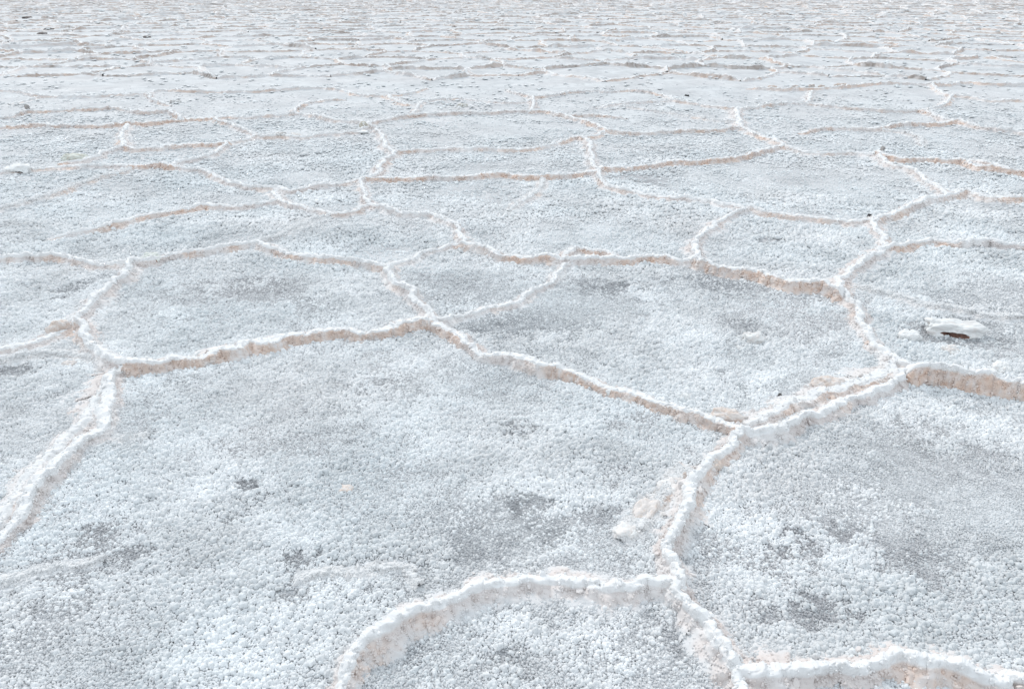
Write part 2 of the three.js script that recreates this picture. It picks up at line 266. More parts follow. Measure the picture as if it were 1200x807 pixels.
// bare damp spots and fine-grained stretches seen on the plates: x, z, radius, strength
const BARE = [[0.49,-3.91,0.116,0.9],[0.02,-2.44,0.067,0.9],[-0.86,-2.13,0.055,0.9],[-0.85,-2.01,0.080,0.8],[-0.74,-2.04,0.070,0.6],[0.78,-1.58,0.069,0.9],[0.64,-1.55,0.023,0.9],[0.80,-1.87,0.076,0.8],[0.97,-1.91,0.057,0.8],[-0.60,-1.78,0.054,0.8],[-0.59,-1.64,0.047,0.7],[-2.03,-2.94,0.077,0.9],[1.11,-6.29,0.206,0.9],[0.03,-2.01,0.069,0.8],[0.10,-1.89,0.051,0.6],[0.26,-1.97,0.079,0.6],[0.12,-3.46,0.240,0.5],[-0.10,-3.40,0.158,0.6],[0.69,-6.47,0.141,0.7],[-0.22,-6.78,0.162,0.6],[1.13,-4.01,0.205,0.6],[1.56,-4.71,0.073,0.9],[-1.21,-1.93,0.104,0.5],[-0.06,-5.67,0.187,0.4],[-1.31,-3.83,0.218,0.4],[-2.38,-3.89,0.177,0.4],[0.87,-1.55,0.069,0.6],[0.43,-1.52,0.091,0.5],[0.00,-1.41,0.066,0.5],[-0.29,-1.44,0.057,0.5],[-1.41,-4.01,0.082,0.5],[-0.66,-4.59,0.133,0.5],[0.00,-3.30,0.100,0.5],[1.06,-3.40,0.102,0.5],[1.87,-3.35,0.093,0.9],[1.89,-3.29,0.115,0.9],[2.05,-3.24,0.098,0.8],[2.15,-3.44,0.088,0.6],[-0.57,-2.77,0.121,0.4],[0.49,-2.52,0.124,0.3],[-0.10,-1.85,0.091,0.5],[-0.36,-1.64,0.047,0.5],[0.39,-2.19,0.113,0.3],[-1.06,-1.81,0.050,0.5],[1.10,-1.78,0.099,0.5],[1.03,-4.14,0.112,0.6],[-1.53,-7.90,0.154,0.5],[-0.70,-7.90,0.137,0.5],[2.54,-5.03,0.123,0.3],[3.42,-5.60,0.148,0.5],[2.16,-6.32,0.207,0.3]];
const FINE = [[1.42,-2.19,0.338,0.9],[1.31,-1.93,0.233,0.9],[1.37,-2.40,0.240,0.6],[0.22,-5.13,0.511,0.6],[-1.02,-4.59,0.308,0.5],[0.00,-8.59,0.648,0.7],[-2.53,-5.55,0.366,0.4],[2.70,-6.32,0.552,0.6]];
const COARSE = [[0.05, -1.42, 0.3, 0.9], [0.35, -1.5, 0.16, 0.7], [-0.75, -1.45, 0.4, 0.6], [1.05, -1.5, 0.28, 0.6], [-0.4, -2.2, 0.45, 0.5], [0.15, -2.35, 0.3, 0.4], [0.9, -3.2, 0.35, 0.5]];
const spot = (list, x, z) => {
  let m = 0;
  for (const [px, pz, r0, s] of list) {
    const r = list === BARE ? r0 * 1.12 : r0;
    const dx = x - px, dz = z - pz; if (Math.abs(dx) > r * 2.2 || Math.abs(dz) > r * 2.2) continue;
    const d = Math.hypot(dx * 0.85, dz * 1.15) / r + 0.8 * n3(x * 1.5 / r, 8, z * 1.5 / r) + 0.55 * n3(x * 30, 9, z * 30) + 0.4 * n3(x * 70, 10, z * 70);
    m = Math.max(m, s * (1 - sst(0.1, 1.3, d)));
  }
  return m;
};

// ---------------------------------------------------------------- ground height
const roll = (x, z) => 0.016 * n3(x * 0.55, 0, z * 0.55) + 0.009 * n3(x * 1.9, 1, z * 1.9) + 0.005 * n3(x * 5.5, 2, z * 5.5);
const lift = (x, z) => { const d = grid(dist, x, z, 1); return d > 0.38 ? 0 : 0.3 * (grid(near, x, z, 0.03) || 0.03) * Math.exp(-(d * d) / 0.0072); };
const crust = (x, z) => roll(x, z) + lift(x, z);
const coarse = (x, z) => sst(0.015, 0.11, grid(dist, x, z, 1)) * coarseOpen(x, z) - (z > -7 ? 0.005 * spot(BARE, x, z) : 0);
const coarseOpen = (x, z) => { const far0 = Math.hypot(x, z), heads = far0 < 8 ? (1 - sst(5, 8, far0)) * (0.011 * lumps(x * 11 + 2 * n3(x * 6, 50, z * 6), 0.5, z * 11) * sst(-0.4, 0.5, n3(x * 2.2, 51, z * 2.2)) + 0.002 * lumps(x * 27, 0.5, z * 27)) : 0; const far = sst(6, 11, Math.hypot(x, z)); return heads + 0.0035 * n3(x * 17, 3, z * 17) + (far < 1 ? 0.003 * (1 - far) * n3(x * 38, 4, z * 38) : 0) + (far > 0 ? far * (0.02 * Math.max(0, n3(x * 3.1, 5, z * 3.1) + 0.1) + 0.016 * Math.max(-0.1, n3(x * 7.7, 6, z * 7.7)) + 0.009 * n3(x * 12, 7, z * 12)) : 0); };

// ---------------------------------------------------------------- materials
function grainTexture() { // fine salt grain, 512 px to 0.4 m
  const N = 512, d = new Uint8Array(N * N * 4), per = (x, y, f) => { const a = x / N * Math.PI * 2, b = y / N * Math.PI * 2, R = f / (2 * Math.PI); return PN.noise(R * Math.cos(a) + 60 + R * Math.cos(b), R * Math.sin(a) + 60, R * Math.sin(b) + 60); };
  for (let y = 0; y < N; y++) for (let x = 0; x < N; x++) {
    const v = 128 + 70 * per(x, y, 60) + 60 * per(x, y, 130) + 30 * (hash3(x, y, 1) - 0.5), o = (y * N + x) * 4;
    d[o] = d[o + 1] = d[o + 2] = clamp(v, 0, 255); d[o + 3] = 255;
  }
  const t = new THREE.DataTexture(d, N, N); t.wrapS = t.wrapT = THREE.RepeatWrapping; t.magFilter = THREE.LinearFilter; t.repeat.set(2.5, 2.5); t.needsUpdate = true; return t;
}
const grain = grainTexture();
const crustMat = new THREE.MeshStandardMaterial({ vertexColors: true, roughness: 0.85, bumpMap: grain, bumpScale: 0.0035 });
const ridgeMat = new THREE.MeshStandardMaterial({ vertexColors: true, roughness: 0.8, bumpMap: grain, bumpScale: 0.0025 });
const grainMat = new THREE.MeshStandardMaterial({ color: 0xffffff, roughness: 0.75 });

// salt crust colour at a spot: white salt, greyer where the mud shows through
function crustColor(x, z, out) {
  const bare = spot(BARE, x, z), a = 0.5 + 0.9 * n3(x * 2.3, 40, z * 2.3) + 0.5 * n3(x * 7, 41, z * 7), fleck = n3(x * 24, 42, z * 24) + 0.6 * n3(x * 60, 43, z * 60);
  const mud = clamp(0.34 - 0.24 * a + 0.22 * fleck + bare * 0.55, 0, 1);
  const pink = clamp(0.3 * n3(x * 1.6, 44, z * 1.6) + 0.1, 0, 0.3);
  out[0] = mix(0.72, 0.28, mud) * (1 + 0.05 * pink); out[1] = mix(0.735, 0.288, mud) * (1 - 0.03 * pink); out[2] = mix(0.745, 0.305, mud) * (1 - 0.05 * pink);
}

// ---------------------------------------------------------------- the salt flat: plates and ridges
const flat = new THREE.Group(); flat.name = 'salt_flat'; flat.userData = { kind: 'structure' }; scene.add(flat);
const shade = o => { o.castShadow = o.receiveShadow = true; return o; };
function meshOf(name, pos, nor, col, uv, idx, mat, parent) {
  const g = new THREE.BufferGeometry();
  g.setAttribute('position', new THREE.BufferAttribute(pos, 3)); g.setAttribute('normal', new THREE.BufferAttribute(nor, 3));
  g.setAttribute('color', new THREE.BufferAttribute(col, 3)); if (uv) g.setAttribute('uv', new THREE.BufferAttribute(uv, 2));
  g.setIndex(new THREE.BufferAttribute(idx, 1));
  const m = shade(new THREE.Mesh(g, mat)); m.name = name; if (parent) parent.add(m); return m;
}
const taken = {};
const numbered = n => { const k = taken[n] = (taken[n] ?? -1) + 1; return k ? n + '_' + String(k).padStart(3, '0') : n; };
const split = { plates: 0 };
{ // one fine sheet, denser near the viewpoint, cut along the ridges into plates
  const q = 1.0052, r0 = 0.7, rows = Math.ceil(Math.log(80 / r0) / Math.log(q)), A = 1.3, cols = Math.round(2 * A / (q - 1));
  const N = (rows + 1) * (cols + 1), pos = new Float32Array(N * 3), col = new Float32Array(N * 3), c = [0, 0, 0];
  for (let i = 0, o = 0; i <= rows; i++) {
    const r = r0 * Math.pow(q, i);
    for (let j = 0; j <= cols; j++, o += 3) {
      const a = (j / cols * 2 - 1) * A, x = r * Math.sin(a), z = -r * Math.cos(a);
      pos[o] = x; pos[o + 2] = z; pos[o + 1] = crust(x, z) + coarse(x, z);
      crustColor(x, z, c); col[o] = c[0]; col[o + 1] = c[1]; col[o + 2] = c[2];
    }
  }
  const groups = new Map(), W = cols + 1;
  for (let i = 0; i < rows; i++) for (let j = 0; j < cols; j++) {
    const o = (i * W + j) * 3, id = plateAt(pos[o], pos[o + 2]);
    let g = groups.get(id); if (!g) groups.set(id, g = { quads: [], score: 0 });
    g.quads.push(i * W + j); g.score++;
  }
  const all = new THREE.BufferGeometry(); all.setAttribute('position', new THREE.BufferAttribute(pos, 3));
  const full = new Uint32Array(rows * cols * 6); let f = 0;
  for (let i = 0; i < rows; i++) for (let j = 0; j < cols; j++) { const a = i * W + j; full.set([a, a + 1, a + W, a + 1, a + W + 1, a + W], f); f += 6; }
  all.setIndex(new THREE.BufferAttribute(full, 1)); all.computeVertexNormals(); const nor = all.attributes.normal.array;
  const emit = (name, quads) => {
    const map = new Map(), idx = new Uint32Array(quads.length * 6), list = []; let n = 0;
    const v = a => { let k = map.get(a); if (k === undefined) { k = list.length; map.set(a, k); list.push(a); } return k; };
    for (const a of quads) { const A = v(a), B = v(a + 1), C = v(a + W), D = v(a + W + 1); idx.set([A, B, C, B, D, C], n); n += 6; }
    const P = new Float32Array(list.length * 3), Nn = new Float32Array(list.length * 3), C = new Float32Array(list.length * 3), U = new Float32Array(list.length * 2);
    list.forEach((a, k) => { for (let e = 0; e < 3; e++) { P[k * 3 + e] = pos[a * 3 + e]; Nn[k * 3 + e] = nor[a * 3 + e]; C[k * 3 + e] = col[a * 3 + e]; } U[k * 2] = pos[a * 3]; U[k * 2 + 1] = pos[a * 3 + 2]; });
    return meshOf(name, P, Nn, C, U, idx, crustMat, flat);
  };
  let rest = [];
  const ordered = [...groups.entries()].sort((a, b) => b[1].score - a[1].score);
  for (const [id, g] of ordered) {
    if (id < 0 || split.plates >= 290 || g.quads.length < 40) { for (const a of g.quads) rest.push(a); continue; }
    emit(numbered('salt_plate'), g.quads); split.plates++;
  }
  const fr = emit('far_salt_crust', rest); fr.userData.kind = 'stuff';
}
{ // the pan goes on to the horizon and round behind
  const ring = [], q = 1.12; for (let r = 0.02; r < 6000; r *= q) ring.push(r);
  const cols = 96, P = [], C = [], U = [], I = [], c = [0, 0, 0];
  ring.forEach(r => { for (let j = 0; j <= cols; j++) {
    const a = j / cols * Math.PI * 2, x = r * Math.sin(a), z = -r * Math.cos(a), off = Math.abs(Math.atan2(x, -z));
    const under = r > 0.74 && r < 76 && off < 1.22; P.push(x, under ? -0.2 : (r < 90 ? roll(x, z) - 0.012 : 0), z); C.push(0.62, 0.635, 0.66); U.push(x, z);
  } });
  const W = cols + 1; for (let i = 0; i < ring.length - 1; i++) for (let j = 0; j < cols; j++) { const a = i * W + j; I.push(a, a + 1, a + W, a + 1, a + W + 1, a + W); }
  const g = new THREE.BufferGeometry(); g.setAttribute('position', new THREE.Float32BufferAttribute(P, 3)); g.setAttribute('color', new THREE.Float32BufferAttribute(C, 3)); g.setAttribute('uv', new THREE.Float32BufferAttribute(U, 2)); g.setIndex(I); g.computeVertexNormals();
  const m = shade(new THREE.Mesh(g, crustMat)); m.name = 'ground'; m.userData = { kind: 'structure' }; scene.add(m);
}
console.log('plates', split.plates);

// a ridge: a crumbly wall of salt swept along its line, steep on one side and sloping on the other
// cross-sections from the sloping side over the crest to the steep side: across, up, and 1 on the white rope of the crest
const ROPE = [[-1.25, -0.35, 0], [-1, 0.02, 0], [-0.72, 0.15, 0], [-0.44, 0.34, 0], [-0.22, 0.58, 0.1], [-0.15, 0.78, 0.9], [-0.08, 0.97, 1], [0.02, 1.06, 1], [0.12, 0.97, 1], [0.19, 0.78, 0.9], [0.23, 0.58, 0.1], [0.4, 0.42, 0], [0.62, 0.22, 0], [0.95, 0.05, 0], [1.3, -0.35, 0]];
const FACE = [[-1.25, -0.35, 0], [-1, 0.02, 0], [-0.76, 0.2, 0], [-0.5, 0.44, 0], [-0.28, 0.72, 0.2], [-0.18, 0.9, 0.9], [-0.08, 1.0, 1], [0.04, 1.05, 1], [0.16, 1.0, 0.9], [0.25, 0.9, 0.4], [0.36, 0.72, 0], [0.5, 0.48, 0], [0.66, 0.24, 0], [0.95, 0.05, 0], [1.3, -0.35, 0]];
const [ropeCurve, faceCurve] = [ROPE, FACE].map(S => new THREE.CatmullRomCurve3(S.map(p => new THREE.Vector3(...p)), false, 'catmullrom', 0.35));
function buildRidge(r) {
  const K = r.dist < 3.6 ? 34 : r.dist < 7 ? 26 : r.dist < 12.5 ? 18 : r.dist < 25 ? 10 : 7;
  const blend = sst(0.3, 0.7, r.tan), fp = faceCurve.getPoints(K), rp = ropeCurve.getPoints(K), sec = rp.map((a, i) => a.clone().lerp(fp[i], blend)), q = new THREE.Vector3(), L = r.line, n = L.length, fineK = r.dist < 9;
  const P = new Float32Array(n * (K + 1) * 3), C = new Float32Array(n * (K + 1) * 3), U = new Float32Array(n * (K + 1) * 2);
  // the steep, stained side looks the way that +z lies
  const tx = L[n - 1][0] - L[0][0], sgn = (tx >= 0) !== !!r.turned ? 1 : -1, ph = hash3(Math.round(r.mid[0] * 100), 3, Math.round(r.mid[1] * 100)) * 50;
  let s = 0, total = 0; for (let k = 1; k < n; k++) total += Math.hypot(L[k][0] - L[k - 1][0], L[k][1] - L[k - 1][1]);
  for (let k = 0; k < n; k++) {
    const a = L[Math.max(0, k - 2)], b = L[Math.min(n - 1, k + 2)], p = L[k]; let dx = b[0] - a[0], dz = b[1] - a[1]; const dl = Math.hypot(dx, dz) || 1; dx /= dl; dz /= dl;
    if (k) s += Math.hypot(p[0] - L[k - 1][0], p[1] - L[k - 1][1]);
    const nx = -dz * sgn, nz = dx * sgn; // across the ridge, to its steep side
    const out = (e, free) => free ? 0.1 + 0.9 * Math.sqrt(clamp(e / 0.3, 0, 1)) : r.far ? mix(0.5, 1, sst(0, 0.15, e)) : Math.sqrt(clamp(0.12 + e / 0.035, 0, 1));
    const tip = Math.min(out(s, r.free0), out(total - s, r.free1));
    const vary = 0.95 + 0.5 * n3(s * 2.7, ph, 1) + 0.24 * n3(s * 11, ph, 2) + (r.far ? 0.55 * n3(s * 1.7, ph, 7) + 0.4 * n3(s * 4.2, ph, 8) - 0.05 : 0);
    const h = Math.max(0.008, r.h * clamp(vary, r.far ? 0.45 : 0.72, 1.4) * tip), wide = (1 + 0.5 * n3(s * 2.6, ph, 3) + 0.35 * n3(s * 9, ph, 9)) * mix(0.45, 1, tip);
    const face = clamp(sst(-0.35, 0.45, n3(s * 2.1, ph, 4) + 0.75 * n3(s * 8, ph, 5) + (r.tan - 0.53) * 1.5), 0, 1), base = roll(p[0], p[1]) + (r.dist > 4 ? 0.009 : 0.004), mixK = clamp(blend + 0.9 * n3(s * 4.5, ph, 21), 0, 1), flare = 0.4 * n3(s * 13, ph, 22) + 0.3 * n3(s * 40, ph, 23), flare2 = 0.4 * n3(s * 13, ph, 24) + 0.3 * n3(s * 40, ph, 25), wb = 1.2 * r.wb * wide * (1 + flare), wf = 1.2 * r.wf * wide * (1 + flare2), lean = 0.016 * n3(s * 5, ph, 6) + 0.01 * n3(s * 17, ph, 10);
    for (let m = 0; m <= K; m++) {
      q.lerpVectors(rp[m], fp[m], mixK); const w = q.x < 0 ? wb : wf, off = q.x * w + lean * q.y, o = (k * (K + 1) + m);
      let x = p[0] + nx * off, z = p[1] + nz * off, y = base + q.y * (q.y < 0 ? 0.05 : h);
      const up = clamp(q.y, 0, 1), ny = 0.35 + 0.65 * up, lat = q.x < 0 ? -0.5 : 0.6;
      let d = 0.009 * n3(x * 30, y * 30, z * 30) + 0.006 * n3(x * 70, y * 70, z * 70);
      if (fineK) d += 0.013 * (lumps(x * 24 + ph, y * 24, z * 24) - 0.6) + (0.013 - 0.003 * q.z) * (lumps(x * 52, y * 52, z * 52) - 0.5) + (r.dist < 5 ? 0.005 * (lumps(x * 150, y * 150, z * 150) - 0.5) : 0);
      else d = d * 2.2 + 0.02 * (lumps(x * 14, y * 14, z * 14) - 0.6);
      d *= 0.55 + 0.45 * Math.min(1, h / 0.04);
      x += nx * lat * d; z += nz * lat * d; y += ny * d;
      P[o * 3] = x; P[o * 3 + 1] = y; P[o * 3 + 2] = z; U[o * 2] = s; U[o * 2 + 1] = q.x * w + q.y * h;
      // clean white salt along the crest, cream crust below it, clay where the face has broken open
      const streak = 0.5 + 0.7 * n3(x * 90, y * 14, z * 90) + 0.5 * n3(x * 22, y * 22, z * 22), blotch = n3(x * 16, y * 16, z * 16) + 0.6 * n3(x * 45, y * 45, z * 45);
      const crest = sst(0.3, 0.6, q.z + 0.12 * blotch);
      const clay = (q.x > 0.2 && q.y < 0.9 ? face : 0.3 * r.tan * sst(0.0, 0.5, n3(x * 6, y * 6, z * 6))) * clamp(0.2 + 0.9 * streak + 0.3 * blotch, 0, 1) * sst(0.02, 0.2, q.y + 0.1 * streak) * (1 - 0.85 * crest);
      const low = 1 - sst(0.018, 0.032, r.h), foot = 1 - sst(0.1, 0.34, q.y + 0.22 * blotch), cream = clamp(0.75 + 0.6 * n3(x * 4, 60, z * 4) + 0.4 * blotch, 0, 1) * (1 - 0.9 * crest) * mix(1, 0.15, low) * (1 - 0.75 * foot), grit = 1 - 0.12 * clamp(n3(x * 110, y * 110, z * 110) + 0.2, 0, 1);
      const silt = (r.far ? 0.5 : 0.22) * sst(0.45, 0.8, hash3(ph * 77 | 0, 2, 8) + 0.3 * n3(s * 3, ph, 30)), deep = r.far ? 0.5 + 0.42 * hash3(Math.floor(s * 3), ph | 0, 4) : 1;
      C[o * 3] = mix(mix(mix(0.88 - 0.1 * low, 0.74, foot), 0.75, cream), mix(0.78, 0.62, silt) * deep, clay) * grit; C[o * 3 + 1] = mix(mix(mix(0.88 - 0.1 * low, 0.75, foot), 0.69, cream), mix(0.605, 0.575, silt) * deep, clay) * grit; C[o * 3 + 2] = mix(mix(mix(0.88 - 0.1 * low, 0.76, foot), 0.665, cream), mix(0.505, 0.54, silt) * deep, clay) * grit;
    }
  }
  const I = new Uint32Array((n - 1) * K * 6); let f = 0; const W = K + 1;
  for (let k = 0; k < n - 1; k++) for (let m = 0; m < K; m++) { const a = k * W + m; I.set(sgn > 0 ? [a, a + 1, a + W, a + 1, a + W + 1, a + W] : [a, a + W, a + 1, a + 1, a + W, a + W + 1], f); f += 6; }
  const g = new THREE.BufferGeometry(); g.setAttribute('position', new THREE.BufferAttribute(P, 3)); g.setAttribute('color', new THREE.BufferAttribute(C, 3)); g.setAttribute('uv', new THREE.BufferAttribute(U, 2));
  g.setIndex(new THREE.BufferAttribute(I, 1)); g.computeVertexNormals();
  if (r.dist < 11) { // remember spots on the flanks where grains cling
    const Nn = g.attributes.normal.array, gp = gapAt(r.dist) * 0.8, cnt = Math.floor(1.15 * total * (r.wb + r.wf + r.h) / (gp * gp) * (r.h < 0.025 ? 2.4 : 1.05));
    for (let e = 0; e < cnt; e++) {
      const k = (rnd() * n) | 0, m = (rnd() * (K + 1)) | 0, q = sec[m]; if (q.y < -0.02) continue;
      if (q.z > 0.4 && r.h > 0.025 && rnd() > 0.18) continue;
      const o = (k * (K + 1) + m) * 3; cling.push([P[o] + (rnd() - 0.5) * gp, P[o + 1] - gp * 0.15, P[o + 2] + (rnd() - 0.5) * gp, Math.min(0.011, gp * (0.28 + 0.36 * rnd() + 0.35 * rnd() * rnd())), C[o], C[o + 1], C[o + 2]]);
    }
  }
  return g;
}
const cling = [], gapAt = d => 0.0026 * Math.max(3, d);
{
  const inView = r => { const [x, z] = r.mid; return z < -1 && Math.abs(x) < 0.66 * (0.907 * -z + 0.63); };
  const order = [...ridges].sort((a, b) => (inView(b) - inView(a)) || b.len * b.h / (b.dist * b.dist) - a.len * a.h / (a.dist * a.dist));
  const rest = []; let k = 0, tris = 0;
  for (const r of order) {
    const g = buildRidge(r); tris += g.index.count / 3;
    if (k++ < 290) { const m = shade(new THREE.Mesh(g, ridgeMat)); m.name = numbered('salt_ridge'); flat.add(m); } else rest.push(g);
  }
  const m = shade(new THREE.Mesh(mergeGeometries(rest), ridgeMat)); m.name = 'far_salt_ridges'; m.userData.kind = 'stuff'; flat.add(m);
  console.log('ridge triangles', tris);
}

// ---------------------------------------------------------------- salt grains, too many to count
function blob(seedBase, lobes, detail, rough, flatness) { // popcorn of salt: rounded lobes grown together
  const L = []; for (let i = 0; i < lobes; i++) { const a = i * 2.4 + hash3(seedBase, i, 1), r = i ? 0.5 + 0.25 * hash3(seedBase, i, 2) : 0; L.push([Math.cos(a) * r, i ? (hash3(seedBase, i, 3) - 0.35) * 0.5 : 0.15, Math.sin(a) * r, i ? 0.42 + 0.25 * hash3(seedBase, i, 4) : 0.72]); }
  const g = mergeVertices(new THREE.IcosahedronGeometry(1, detail).deleteAttribute('normal').deleteAttribute('uv')), p = g.attributes.position, v = new THREE.Vector3();
  for (let i = 0; i < p.count; i++) {
    v.fromBufferAttribute(p, i).normalize(); let R = 0.35;
    for (const [x, y, z, r] of L) { const b = v.x * x + v.y * y + v.z * z, c = x * x + y * y + z * z - r * r, D = b * b - c; if (D > 0) R = Math.max(R, b + Math.sqrt(D)); }
    R *= 1 + rough * n3(v.x * 3 + seedBase, v.y * 3, v.z * 3); p.setXYZ(i, v.x * R, v.y * R * flatness, v.z * R);
  }
  g.computeVertexNormals(); return g;
}
const M4 = new THREE.Matrix4(), QT = new THREE.Quaternion(), EU = new THREE.Euler(), V1 = new THREE.Vector3(), V2 = new THREE.Vector3(), COL = new THREE.Color();
function heads() { // a tight head of small lobes
  const g = mergeVertices(new THREE.IcosahedronGeometry(1, 5).deleteAttribute('normal').deleteAttribute('uv')), p = g.attributes.position;
  for (let i = 0; i < p.count; i++) { const x = p.getX(i), y = p.getY(i), z = p.getZ(i), R = 0.72 + 0.42 * lumps(x * 1.7 + 3, y * 1.7, z * 1.7) + 0.2 * n3(x * 1.2, y * 1.2, z * 1.2); p.setXYZ(i, x * R, y * R, z * R); }
  g.computeVertexNormals(); return g;
}
const LABELS = { salt_grains: ['loose white popcorn grains of salt lying on the crusted plates', 'knobbly white grains of salt lying on the crusted plates', 'rounded white grains of salt lying on the crusted plates', 'larger cauliflower heads of salt standing among the grains'], salt_crystals: ['fine pale salt crystals covering the plates between the bigger grains'], ridge_grains: ['cream coloured salt grains clinging to the flanks of the ridges', 'angular flakes of broken crust lying along the ridges'] };
const bins = {};
function grainAt(name, variant, x, y, z, rx, ry, rz, r, g, b, upright) {
  const bin = (bins[name] ??= [])[variant] ??= { m: [], c: [] };
  if (upright) EU.set(0, rnd() * 6.3, 0); else EU.set(rnd() * 6.3, rnd() * 6.3, rnd() * 6.3);
  M4.compose(V1.set(x, y, z), QT.setFromEuler(EU), V2.set(rx, ry, rz)); for (let i = 0; i < 16; i++) bin.m.push(M4.elements[i]); bin.c.push(r, g, b);
}
const tone = [0, 0, 0];
function field(z0, z1, k, layer) {
  for (let zz = z0; zz < z1;) {
    const gap = gapAt(Math.hypot(zz, 1.5)) * k, hw = 0.67 * (0.907 * zz + 0.63) + 0.12, wide = hw + 1.3;
    for (let x0 = -wide; x0 < wide; x0 += gap) {
      const side = Math.abs(x0) > hw; if (side && (layer === 1 || rnd() > 0.55)) continue;
      const x = x0 + (rnd() - 0.5) * gap * 1.3, z = -zz + (rnd() - 0.5) * gap * 1.3, u = rnd(), d = grid(dist, x, z, 1), on = sst(0.015, 0.06, d + 0.02 * n3(x * 25, 52, z * 25));
      const patch = n3(x * 1.7, 20, z * 1.7) + 0.7 * n3(x * 4.6, 21, z * 4.6) + 0.6 * n3(x * 13, 22, z * 13);
      const bare = spot(BARE, x, z), fine = spot(FINE, x, z), rough = zz < 4.2 ? spot(COARSE, x, z) : 0, far = sst(4.5, 13, zz);
      const heap = sst(-0.9, 0.55, patch - bare * 1.1 - fine * 0.5 + rough * 0.5); // how thickly grains lie here
      const keep = layer === 2 ? 0.13 * sst(-0.1, 0.9, patch + 0.35 * n3(x * 0.6, 23, z * 0.6)) * sst(6, 11, zz) : layer === 3 ? sst(0.25, 0.9, heap) * on * (1 - sst(5, 8, zz)) * (1 - fine) * 0.45 : layer ? mix(0.3, 1, on) : mix(0.12, 1, on) * mix(0.55, 1, heap) * (1 - 0.55 * bare) * (1 - far);
      if (u > keep) continue;
      let r = layer === 3 ? Math.min(gap, 0.03) * (0.24 + 0.16 * rnd() + 0.22 * Math.pow(rnd(), 4)) : layer === 2 ? gap * (0.35 + 0.35 * rnd()) : layer ? gap * (0.42 + 0.3 * rnd()) : Math.min(gap, 0.0145) * (0.36 + 0.26 * rnd() + 0.65 * Math.pow(rnd(), 4)) * mix(0.72, 1.1, heap) * mix(1, 0.62, fine) * mix(0.6, 1, on);
      if (side) r *= 1.2;
      const flatter = mix(1, 0.35, sst(3.4, 12, zz)), y = crust(x, z) + coarse(x, z) + r * flatter * (layer === 3 ? -0.1 : layer ? mix(-0.2, 0.5, rnd()) + 1.1 * heap : mix(0, 0.35, heap) + mix(0, 0.8, rnd() * heap));
      const s1 = 0.85 + 0.3 * rnd(), s2 = 0.85 + 0.3 * rnd();
      let t = (layer === 3 ? 0.755 : 0.78) + 0.14 * n3(x * 3.2, 32, z * 3.2) + 0.08 * n3(x * 9, 30, z * 9) + 0.06 * n3(x * 21, 33, z * 21) + 0.1 * (rnd() - 0.5), warm = 0.02 * n3(x * 2, 31, z * 2) + 0.012 * (rnd() - 0.5);
      if (layer === 1) { crustColor(x, z, tone); const j = 0.9 + 0.2 * rnd(); for (let k = 0; k < 3; k++) tone[k] = mix(tone[k], t * (0.97 + 0.015 * k), sst(0.35, 0.8, heap)); grainAt('salt_crystals', 0, x, y, z, r * s1, r * flatter, r * s2, tone[0] * j, tone[1] * j, tone[2] * j, flatter < 0.8); continue; }
      t *= 1 - 0.16 * bare;
      grainAt('salt_grains', layer === 3 ? 3 : (rnd() * 3) | 0, x, y, z, r * s1, r * flatter * (zz < 5 ? 1.25 : 1), r * s2, t + warm - 0.015, t, t - 0.4 * warm + 0.008, true);
    }
    zz += gap;
  }
}
field(1.0, 4.1, 0.76, 1);
field(1.0, 13, 1, 0);
field(6, 36, 1.5, 2);
field(1.0, 8, 2.7, 3);
for (const [x, y, z, r, a, b, c] of cling) if (rnd() < 0.025 && z > -5.5) { const f = 0.004 + 0.009 * rnd() * rnd(); grainAt('ridge_grains', 1, x, y + f * 0.25, z, f * (0.8 + rnd()), f * 0.5, f, a, b, c); } else grainAt('ridge_grains', 0, x, y, z, r, r * 0.9, r, a, b, c);
const SHAPES = { salt_grains: [blob(1, 5, 2, 0.4, 1), blob(2, 6, 2, 0.45, 1), blob(3, 7, 2, 0.4, 1), heads()], salt_crystals: [blob(7, 3, 1, 0.4, 1)], ridge_grains: [blob(8, 3, 1, 0.35, 1), new THREE.DodecahedronGeometry(1, 0).deleteAttribute('uv')] };
for (const name in bins) bins[name].forEach((bin, i) => {
  const n = bin.m.length / 16, im = new THREE.InstancedMesh(SHAPES[name][i], grainMat, n); im.instanceMatrix.array.set(bin.m);
  im.instanceColor = new THREE.InstancedBufferAttribute(new Float32Array(bin.c), 3);
  im.name = numbered(name); im.userData = { label: LABELS[name][i], category: 'salt', kind: 'stuff' }; shade(im); scene.add(im); console.log(im.name, n);
});

// ---------------------------------------------------------------- loose lumps lying on the flat
const stoneMat = new THREE.MeshStandardMaterial({ vertexColors: true, roughness: 0.8 });
const WHITE = [0.84, 0.84, 0.83], CREAM = [0.76, 0.71, 0.68], CLAY = [0.68, 0.57, 0.50], MUD = [0.19, 0.105, 0.08], GREY = [0.36, 0.34, 0.33], DARK = [0.06, 0.055, 0.055], OLIVE = [0.52, 0.48, 0.40], GREENISH = [0.70, 0.72, 0.66], RUST = [0.30, 0.10, 0.06];
